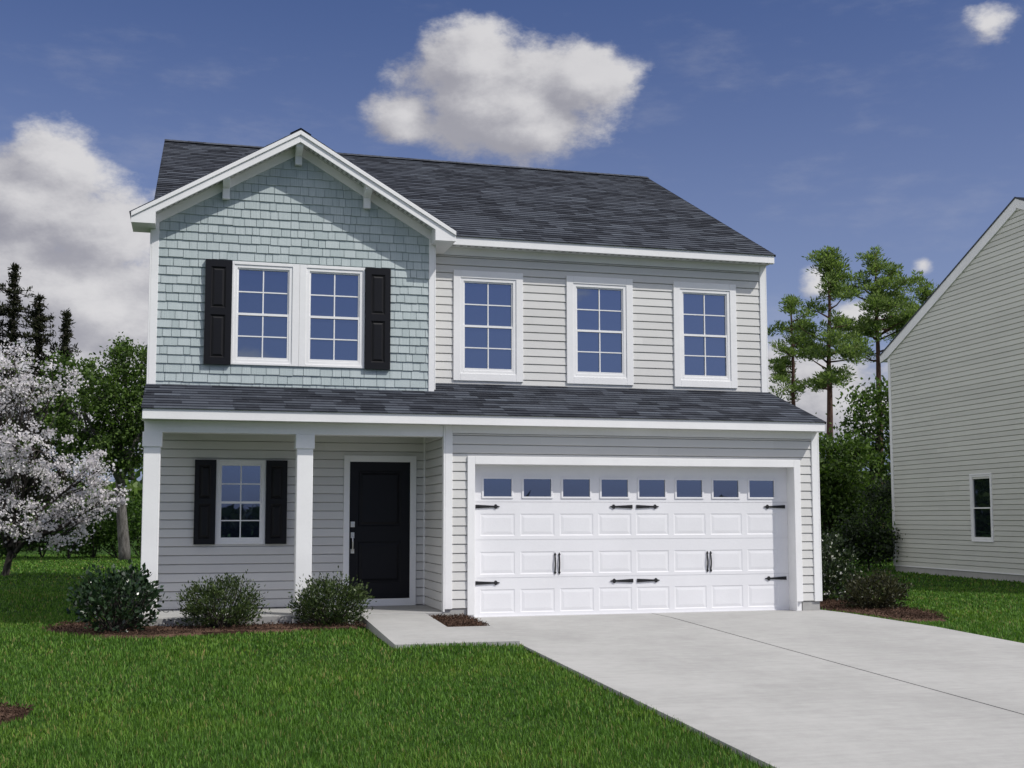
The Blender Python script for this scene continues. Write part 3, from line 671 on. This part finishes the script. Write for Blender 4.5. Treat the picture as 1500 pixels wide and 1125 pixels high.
def broadleaf(name, label, cat, base, lobes, leaf, per, sig, mat, bark, tr, fork=.4, group=None, extra=None, up=.2, twigs=.5, stretch=1.7):
    """lobes: (centre, radii, clumps); trunk with limbs to every lobe, twigs to many clumps"""
    base = Vector(base); root = pl(empty(name, base, label, cat, group)); tb = MB()
    ctr = np.mean([l[0] for l in lobes], 0); top = np.array(base) * (1 - fork) + np.array([ctr[0], ctr[1], ctr[2]]) * fork
    trunk = wander(np.array(base) - np.array([0, 0, .1]), top, 7, .10 if tr < .12 else .03); tb.tube([tuple(p) for p in trunk], list(np.linspace(tr, tr * .72, 7)), 9)
    C = clumps(lobes, per)
    for l in lobes:
        c = np.array(l[0]); limb = wander(trunk[-1 - (hash(str(l)) % 1)], c, 7, .22); tb.tube([tuple(p) for p in limb], list(np.linspace(tr * .6, tr * .14, 7)), 6)
        near = C[np.argsort(((C - c) ** 2).sum(1))[:max(4, int(l[2] * twigs))]]
        for q in near: 
            s = limb[R.integers(2, 7)]; w = wander(s, q, 4, .25); tb.tube([tuple(p) for p in w], list(np.linspace(tr * .12 + .006, .006, 4)), 4)
    tb.build('trunk', bark, root, smooth=True)
    P = scatter(C, sig, per); V, F = leaf_cards(P, leaf, stretch, up); np_mesh('crown', V, F, mat, root)
    if extra:
        nm, mt, lf, per2, sg2, st2, sel = extra
        C2 = C[R.random(len(C)) < sel]; V, F = leaf_cards(scatter(C2, sg2, per2), lf, st2, .4); np_mesh(nm, V, F, mt, root)
    return root
def zg(p): return Vector((p.x, p.y, float(gz(p.x, p.y))))
def lob(u, v, dep, rx, rz, n, ry=None):    # lobe from its place and size in metres
    return (tuple(at(u, v, dep)), (rx, ry or rx, rz), n)
LF = dict(green=mat_leaf('maple_leaves', (.026, .055, .012), (.120, .195, .040), .4, .5, .25), pale=mat_leaf('pale_leaves', (.030, .060, .016), (.12, .18, .05), .35),
    petal=mat_leaf('white_blossom', (.64, .61, .63), (.88, .86, .875), .42, .6, .1, ttint=(1, .99, 1.0)), apple=mat_leaf('apple_leaves', (.020, .038, .010), (.10, .145, .035), .3),
    conifer=mat_leaf('conifer_needles', (.010, .014, .007), (.034, .038, .018), .12, .7, .1), pine=mat_leaf('pine_needles', (.070, .118, .036), (.265, .345, .115), .45, .6, .2),
    hedge=mat_leaf('hedge_leaves', (.020, .050, .008), (.085, .165, .026), .35), dark=mat_leaf('dark_shrub_leaves', (.008, .018, .008), (.050, .075, .030), .25, .42, .4),
    gloss=mat_leaf('glossy_leaves', (.007, .020, .010), (.036, .068, .028), .14, .28, .5), box=mat_leaf('boxwood_leaves', (.012, .026, .008), (.078, .112, .032), .25, .45, .35),
    plum=mat_leaf('plum_leaves', (.012, .014, .008), (.066, .066, .030), .2, .45, .35), flower=mat_leaf('white_flowers', (.6, .6, .58), (.8, .8, .78), .25, .6, .1))
BK = dict(grey=mat_bark('grey_bark', (.05, .045, .04), (.17, .16, .15)), dark=mat_bark('dark_bark', (.016, .012, .010), (.06, .05, .042)), red=mat_bark('pine_bark', (.035, .018, .013), (.125, .062, .045)))
# ------------------------------------------------------------------ trees on the left
D = 30.; b = at(6, 845, D)
broadleaf('blossom_tree', 'small ornamental tree covered in white blossom with a leaning dark trunk', 'tree', zg(b),
    [lob(8, 575, D, 1.15, 1.0, 46), lob(72, 560, D + .3, .95, .45, 22), lob(-30, 690, D, 1.2, 1.3, 40), lob(45, 660, D - .4, .95, .8, 40), lob(122, 745, D + .2, .75, .42, 26), lob(143, 690, D + .2, .36, .62, 16), lob(165, 725, D + .2, .35, .25, 8),
     lob(20, 755, D - .5, 1.0, .6, 34), lob(85, 775, D, .8, .42, 24), lob(20, 520, D + .3, .6, .5, 12), lob(85, 700, D + .2, .6, .45, 18), (tuple(at(-120, 640, D)), (1.6, 1.7, 1.9), 30)],
    .070, 48, .10, LF['petal'], BK['dark'], .10, .22, extra=('leaf_cluster', LF['apple'], .085, 16, .16, 1.9, .5), stretch=1.2, twigs=.7)
D = 41.; b = at(183, 816, D)
broadleaf('deciduous_tree', 'leafy green tree with a straight grey trunk behind the blossom tree', 'tree', zg(b),
    [lob(150, 565, D, 1.3, .95, 44), lob(112, 610, D - .5, 1.2, .9, 44), lob(185, 590, D, 1.1, 1.1, 44), lob(205, 540, D + .4, .9, .95, 24), lob(150, 655, D, 1.5, .8, 48), lob(105, 548, D + .5, .8, .6, 18), lob(195, 660, D, .9, .8, 30), lob(240, 600, D, 1.2, 1.4, 40), lob(175, 515, D + .3, .55, .4, 9)],
    .125, 62, .17, LF['green'], BK['grey'], .21, .5, extra=('leaf_cluster', LF['pale'], .12, 18, .22, 1.8, .5), twigs=.25)
def conifer(base, h, wd, label, levels=42):
    root = pl(empty('conifer', base, label, 'tree', 'dark conifers above the blossom tree')); tb = MB(); bx, by, bz = base
    tb.tube([(bx, by, bz - .1), (bx, by, bz + h * .5), (bx, by, bz + h)], [.24, .16, .02], 8); C = []
    for k in range(levels):
        t = k / levels; z = bz + h * (.12 + .88 * t); r = wd * (1 - math.exp(-h * (1 - t) / 2.3)) * R.choice((.4, .7, 1.0, 1.3)) * (.7 + .3 * math.sin(k * 1.9)) + .02
        for j in range(8):
            a = R.uniform(0, 6.283); e = np.array([bx + math.cos(a) * r, by + math.sin(a) * r, z - r * .10 + R.uniform(-.1, .25)])
            s = np.array([bx, by, z]); tb.tube([tuple(s), tuple((s + e) / 2 + np.array([0, 0, .05])), tuple(e)], [.035, .025, .01], 4)
            for q in np.linspace(.3, 1, max(1, int(r / .26))): C.append(s + (e - s) * q)
    tb.build('trunk', BK['dark'], root, smooth=True); C = np.array(C)
    V, F = leaf_cards(scatter(C, .075, 17), .19, 3.4, .9); np_mesh('crown', V, F, LF['conifer'], root)
D = 55.
for u, v, wd, lab in ((22, 386, 1.0, 'tallest dark narrow conifer rising at the far left edge'), (98, 456, .75, 'slim dark conifer spire standing alone above the green tree'), (-14, 415, 1.5, 'dark conifer cut off by the left edge of the photo'), (58, 432, 1.7, 'bushy dark conifer between the tallest one and the slim spire')):
    t = at(u, v, D); g = zg(t); conifer(tuple(g), t.z - g.z, wd, lab)
# hedge behind the left lawn, plant by plant
D = 43.
for k, (u, hgt) in enumerate(((-20, 1.9), (22, 2.1), (62, 2.0), (100, 2.2), (138, 2.3), (172, 2.1), (206, 2.2), (240, 2.2))):
    p = zg(at(u, 805, D + (k % 3) * .5)); root = pl(empty('hedge_shrub', p, ['bushy green hedge shrub in the row behind the lawn beyond the blossom tree'][0], 'shrub', 'hedge shrubs at the back of the left lawn'))
    L = [((p.x + R.uniform(-.3, .3), p.y, p.z + hgt * f), (.72, .6, .45), 12) for f in (.25, .5, .78)]
    C = clumps(L, 0, (.3, 1)); V, F = leaf_cards(scatter(C, .17, 60), .11, 1.7, .2); np_mesh('foliage', V, F, LF['hedge'], root)
    tb = MB()
    for j in range(5): tb.tube([(p.x, p.y, p.z - .05), tuple(C[j * 5])], [.03, .012], 5)
    tb.build('stem', BK['dark'], root)
# ------------------------------------------------------------------ trees on the right
def pine(u, vtop, dep, vcrown, halfw, lab, tr=.19, lean=0.):
    t = at(u, vtop, dep); g = zg(at(u + lean, 790, dep)); zc = at(u, vcrown, dep).z
    root = pl(empty('pine_tree', g, lab, 'tree', 'tall pines behind the garage')); tb = MB(); h = t.z - g.z
    tp = wander((g.x, g.y, g.z - .1), tuple(t), 12, .025); tb.tube([tuple(p) for p in tp], list(np.linspace(tr, .03, 12)), 9); C = []
    z = zc
    while z < t.z - .15:
        f = (z - zc) / (t.z - zc); prof = (.55 + .6 * math.sin(math.pi * min(1, f * 1.25))) * (1 - f ** 2.6) + .10
        ip = np.array([np.interp(z, tp[:, 2], tp[:, i]) for i in range(3)])
        for j in range(R.integers(1, 5)):
            a = R.uniform(0, 6.283); r = halfw * prof * R.uniform(.5, 1.2); e = ip + np.array([math.cos(a) * r, math.sin(a) * r, r * R.uniform(.05, .55)])
            br = wander(ip, e, 5, .18); tb.tube([tuple(p) for p in br], list(np.linspace(tr * .22, .012, 5)), 5)
            nt_ = max(5, int(r * 9)); pads = R.uniform(.5, 1.0, 2)
            for q in np.clip(np.concatenate([pads[R.integers(0, 2, nt_ - 2)] + R.normal(size=nt_ - 2) * .07, [1.0, .96]]), .25, 1.1):
                k = np.array([np.interp(q, np.linspace(0, 1, 5), br[:, i]) for i in range(3)]) + R.normal(size=3) * np.array([.23, .23, .15]); C.append(k + np.array([0, 0, .06]))
        z += R.uniform(.25, .52)
    for q in range(5): C.append(np.array(t) - np.array([0, 0, q * .18]) + R.normal(size=3) * .08)
    C = np.array(C); tb.build('trunk', BK['red'], root, smooth=True)
    n = 46; idx = np.repeat(np.arange(len(C)), n); P = C[idx] + R.normal(size=(len(idx), 3)) * .095 * np.array([1, 1, .6]) + np.array([0, 0, .03]); ax = (P - C[idx]) / .095
    V, F = leaf_cards(P, .155, 3.4, .9, axis=ax); np_mesh('crown', V, F, LF['pine'], root)
pine(1158, 440, 52, 590, 1.15, 'shortest pine close to the garage roof corner', .17, 8)
pine(1213, 373, 48, 570, 1.45, 'tall pine with a bare reddish trunk, second from the garage roof', .20, 2)
pine(1283, 370, 52, 530, 1.75, 'broad tall pine beside the neighbouring roof with its trunk half hidden', .22, 4)
pine(1352, 420, 56, 520, 1.5, 'pine mostly hidden behind the roof of the neighbouring house', .2)
D = 40.
broadleaf('deciduous_tree', 'open branched green tree against the corner of the neighbouring house', 'tree', zg(at(1285, 820, D)),
    [lob(1282, 640, D, .95, 1.0, 26), lob(1262, 600, D, .6, .75, 12), lob(1300, 585, D, .65, .75, 12), lob(1290, 720, D, 1.0, 1.0, 34), lob(1255, 690, D, .75, .9, 18), lob(1330, 650, D + .5, 1.0, 1.5, 26), lob(1285, 780, D, 1.0, .75, 26)],
    .14, 62, .25, LF['green'], BK['dark'], .10, .35, twigs=.3)
D = 37.
broadleaf('deciduous_tree', 'dense mid green tree just right of the garage wall', 'tree', zg(at(1215, 825, D)),
    [lob(1222, 680, D, .7, .75, 26), lob(1205, 720, D, .75, .75, 24), lob(1240, 730, D, .75, .75, 28), lob(1180, 680, D, .9, 1.1, 22), lob(1225, 790, D, .95, .7, 34), lob(1250, 660, D + .3, .45, .45, 10)],
    .13, 75, .24, LF['green'], BK['dark'], .10, .35, extra=('leaf_cluster', LF['pale'], .12, 22, .28, 1.8, .6), twigs=.3)
D = 34.
broadleaf('shrub', 'large dark shrub at the foot of the trees by the neighbouring corner', 'shrub', zg(at(1272, 830, D)),
    [lob(1262, 780, D, .62, .55, 30), lob(1288, 795, D, .55, .55, 28), lob(1240, 808, D, .55, .42, 24), lob(1290, 735, D + .6, .5, .6, 18)], .085, 85, .17, LF['dark'], BK['dark'], .035, .3, extra=('leaf_cluster', LF['green'], .085, 34, .2, 1.8, .7), twigs=.3)
def bush(name, label, base, rx, rz, n, per, leaf, sig, mat, stretch=2.0, up=.6, flowers=None, stems=12, group=None, lift=.0):
    base = Vector(base); root = pl(empty(name, base, label, 'shrub', group)); c = np.array(base) + np.array([0, 0, rz * .92 + lift])
    d = R.normal(size=(n, 3)); d /= np.linalg.norm(d, axis=1)[:, None]; C = c + d * np.array([rx, rx * .95, rz]) * (R.uniform(.25, 1.08, n)[:, None] ** .55)
    C = C[C[:, 2] > base.z + .05]; tb = MB()
    for q in C[:: max(1, len(C) // (stems * 4))]:
        w = wander(tuple(base + Vector((R.normal() * .04, R.normal() * .04, -.03))), q, 5, .16); tb.tube([tuple(p) for p in w], list(np.linspace(.012, .004, 5)), 5)
    tb.build('stem', BK['dark'], root); P = scatter(C, sig, per); P = P[P[:, 2] > base.z + .03]
    ax = (P - (c - np.array([0, 0, rz * .8]))); ax /= np.linalg.norm(ax, axis=1)[:, None]
    V, F = leaf_cards(P, leaf, stretch, up, axis=ax + R.normal(size=P.shape) * .55); nleaf = len(F)
    if flowers:
        k, sz = flowers; Q = C[R.integers(0, len(C), k)] + R.normal(size=(k, 3)) * .05 + ax[:1] * 0
        Q = c + (Q - c) * 1.04; V, F = join((V, F), leaf_cards(np.repeat(Q, 4, 0), sz, 1.2, .2))
    np_mesh('foliage', V, F, mat, root, m2=LF['flower'] if flowers else None, split=nleaf)
G3 = 'foundation shrubs in front of the porch'
bush('shrub', 'large shrub with broad glossy dark leaves at the corner of the porch', (-9.66, -.46, -.035),   .48, .41, 200, 14, .066, .06, LF['gloss'], 1.7, .2, stems=14, lift=.02)
bush('shrub', 'small rounded shrub in the mulch below the porch window', (-8.40, -.36, -.035), .47, .345, 210, 26, .046, .058, LF['box'], 2.6, .55, group=G3)
bush('shrub', 'small rounded shrub in the mulch in front of the black front door and middle column', (-6.98, -.38, -.035), .46, .335, 210, 26, .046, .058, LF['box'], 2.6, .55, group=G3)
bush('shrub', 'low brownish plum leaved shrub in the mulch beside the driveway', (1.42, .15, -.06), .46, .29, 190, 26, .05, .06, LF['plum'], 2.3, .6)
bush('flowering_shrub', 'dark green shrub dotted with small white flowers beside the garage corner', (1.50, 2.0, -.06), .60, .60, 230, 26, .055, .07, LF['dark'], 1.9, .4, flowers=(170, .034))
# far woods close the horizon all round
def woods(name, label, pts, h, n, leaf, mat):
    P = []
    for (x0, y0), (x1, y1) in zip(pts, pts[1:]):
        L = math.hypot(x1 - x0, y1 - y0); k = int(n * L); t = R.random(k)
        lump = .55 + .45 * np.abs(np.sin(t * L / 5.3 + 1.1) * np.cos(t * L / 9.1 + x0)); zz = R.random(k) ** .7 * h * lump * R.uniform(.8, 1.1, k)
        P.append(np.stack([x0 + (x1 - x0) * t + R.normal(size=k) * 2., y0 + (y1 - y0) * t + R.normal(size=k) * 2., zz - .2], 1))
    V, F = leaf_cards(np.concatenate(P), leaf, 1.5, .2); props(np_mesh(name, V, F, mat), label, 'woods', kind='stuff')
woods('far_woods', 'far green woodland closing the horizon behind the houses', [(-60, 62), (-10, 70), (40, 76), (90, 70)], 6.5, 170, .7, LF['green'])
woods('far_woods', 'dark treeline far across the road in front of the house', [(-150, -66), (-40, -76), (60, -74), (170, -62)], 2.7, 150, .8, LF['dark'])
# ------------------------------------------------------------------ mulch
def poly_patch(name, label, pts, z_off=.012):
    pts = [Vector((x, y, 0)) for x, y in pts]; c = sum(pts, Vector()) / len(pts); mb = MB(); n = len(pts)
    for k in range(n):
        a, b_ = pts[k], pts[(k + 1) % n]
        for r0, r1 in ((0, .5), (.5, .92), (.92, 1)):
            q = [c + (a - c) * r0, c + (b_ - c) * r0, c + (b_ - c) * r1, c + (a - c) * r1]; zz = {0: .035, .5: .03, .92: .022, 1: -.03}
            P = [(v.x, v.y, float(gz(v.x, v.y)) + z_off + zz[r]) for v, r in zip(q, (r0, r0, r1, r1))]
            mb.face(P[1:] if r0 == 0 else P)
    mb.build(name, M['mulch'], None); o = bpy.data.objects[-1] if False else None
    ob = COL.objects[len(COL.objects) - 1]; props(ob, label, 'mulch', kind='stuff')
    xs, ys_ = [p.x for p in pts], [p.y for p in pts]; area = (max(xs) - min(xs)) * (max(ys_) - min(ys_)); k = int(min(9000, area * 2600))
    X_ = np.stack([R.uniform(min(xs), max(xs), k), R.uniform(min(ys_), max(ys_), k)], 1); X_ = X_[inside(X_, [(p.x, p.y) for p in pts])]
    P = np.column_stack([X_, gz(X_[:, 0], X_[:, 1]) + z_off + .03 + R.uniform(-.008, .014, len(X_))])
    V, F = leaf_cards(P, .036, 3.0, .08); ch = np_mesh('bark_chips', V, F, M['mulch'], None); ch.parent = ob
def inside(P, poly):
    x, y = P[:, 0], P[:, 1]; r = np.zeros(len(P), bool); n = len(poly)
    for i in range(n):
        (xa, ya), (xb, yb_) = poly[i], poly[(i + 1) % n]
        c_ = ((ya > y) != (yb_ > y)) & (x < (xb - xa) * (y - ya) / (yb_ - ya + 1e-12) + xa); r ^= c_
    return r
BED = [(-10.5, .75), (-10.62, .25), (-10.42, -.25), (-10.1, -.66), (-9.7, -.98), (-9.2, -1.08), (-8.6, -.93), (-8.0, -.84), (-7.3, -.80), (-6.57, -.78), (-6.57, -.02), (-9.44, -.02), (-9.44, .6), (-9.6, 1.1), (-10.2, 1.1)]
SQ = [(-5.635, -1.465), (-5.082, -1.465), (-5.082, -.02), (-5.635, -.02)]
RING = [(-10.62 + .62 * math.cos(t) * (1 + .1 * math.sin(3 * t)), -6.0 + .52 * math.sin(t)) for t in [k * .4488 for k in range(14)]]
RBED = [(.62, .95), (.66, .3), (.74, -.45), (.86, -1.35), (1.15, -1.62), (1.55, -1.55), (1.85, -.9), (2.0, 0.), (2.05, 1.2), (2.0, 2.3), (1.3, 2.7), (.6, 2.4)]
poly_patch('mulch_bed', 'reddish brown mulch bed along the porch with three shrubs', BED)
poly_patch('mulch_bed', 'small square of brown mulch set in the path by the garage', SQ, .058)
poly_patch('mulch_bed', 'round mulch patch in the front lawn at the left edge', RING)
poly_patch('mulch_bed', 'mulch bed with plum and flowering shrubs beside the driveway', RBED)
# ------------------------------------------------------------------ grass blades
def grass():
    Vs = []; Fs = []; o = 0
    fw = np.array(CR.col[2])[:2] * -1; rt_ = np.array(CR.col[0])[:2]; cp = np.array(CAMP)[:2]
    for d0, d1, den, hh, wd in ((6.0, 9.5, 3400, .060, .0062), (9.5, 13., 2100, .058, .0085), (13., 18., 1250, .056, .012), (18., 26., 420, .056, .019), (26, 48, 110, .062, .036)):
        half0, half1 = d0 * .72, d1 * .72; area = (d1 - d0) * (2 * half1); n = int(area * den)
        dd = R.uniform(d0, d1, n); ss = R.uniform(-1, 1, n) * half1; k = np.abs(ss) < dd * .70 + .8; dd, ss = dd[k], ss[k]
        XY = cp + dd[:, None] * fw + ss[:, None] * rt_
        x, y = XY[:, 0], XY[:, 1]
        bad = (x > XL - .002) & (x < .45 + .31 * np.clip(-y / 2.4, 0, 1) + .012) & (y < .3)
        bad |= (x > -6.57) & (x < -5.07) & (y > -2.865) & (y < .1)
        bad |= (x > -9.44) & (x < .43) & (y > -.03) & (y < BACK + .05)
        for q in (BED, RING, RBED): bad |= inside(XY, q)
        bad |= ((XY - np.array([A.x, A.y])) @ np.array([NN.x, NN.y]) < .02) & (np.abs((XY - np.array([A.x, A.y])) @ np.array([ND.x, ND.y]) - PKA) < PKA)
        XY = XY[~bad]; n = len(XY); x, y = XY[:, 0], XY[:, 1]
        patch = .82 + .18 * np.sin(x * 1.9 + 1.3 * np.sin(y * 1.1)) * np.sin(y * 1.6 + .7 * np.sin(x * .8)) + R.normal(size=n) * .06
        L = hh * R.uniform(.55, 1.25, n) * np.clip(patch, .55, 1.2); a = R.uniform(0, 6.283, n); lean = R.uniform(.05, .75, n) * L
        z = gz(x, y); b0 = np.column_stack([x, y, z - .004]); s = np.column_stack([np.cos(a), np.sin(a), np.zeros(n)]); t = np.column_stack([-np.sin(a), np.cos(a), np.zeros(n)])
        w2 = (wd * R.uniform(.6, 1.2, n) * .5)[:, None]; m1 = b0 + t * (lean * .30)[:, None] + np.array([0, 0, 1]) * (L * .6)[:, None]; tp = b0 + t * lean[:, None] + np.array([0, 0, 1]) * (L * np.sqrt(np.clip(1 - (lean / L) ** 2 * .5, .3, 1)))[:, None]
        V = np.stack([b0 - s * w2, b0 + s * w2, m1 + s * w2 * .8, m1 - s * w2 * .8, tp + s * w2 * .12, tp - s * w2 * .12], 1).reshape(-1, 3)
        i = np.arange(n)[:, None] * 6 + o; F = np.concatenate([i + np.array([0, 1, 2, 3]), i + np.array([3, 2, 4, 5])], 0)
        Vs.append(V); Fs.append(F); o += len(V)
    ob = np_mesh('grass', np.concatenate(Vs), np.concatenate(Fs), M['grass']); props(ob, 'short dense green grass blades of the lawn', 'grass', kind='stuff'); print('grass blades', o // 6)
grass()
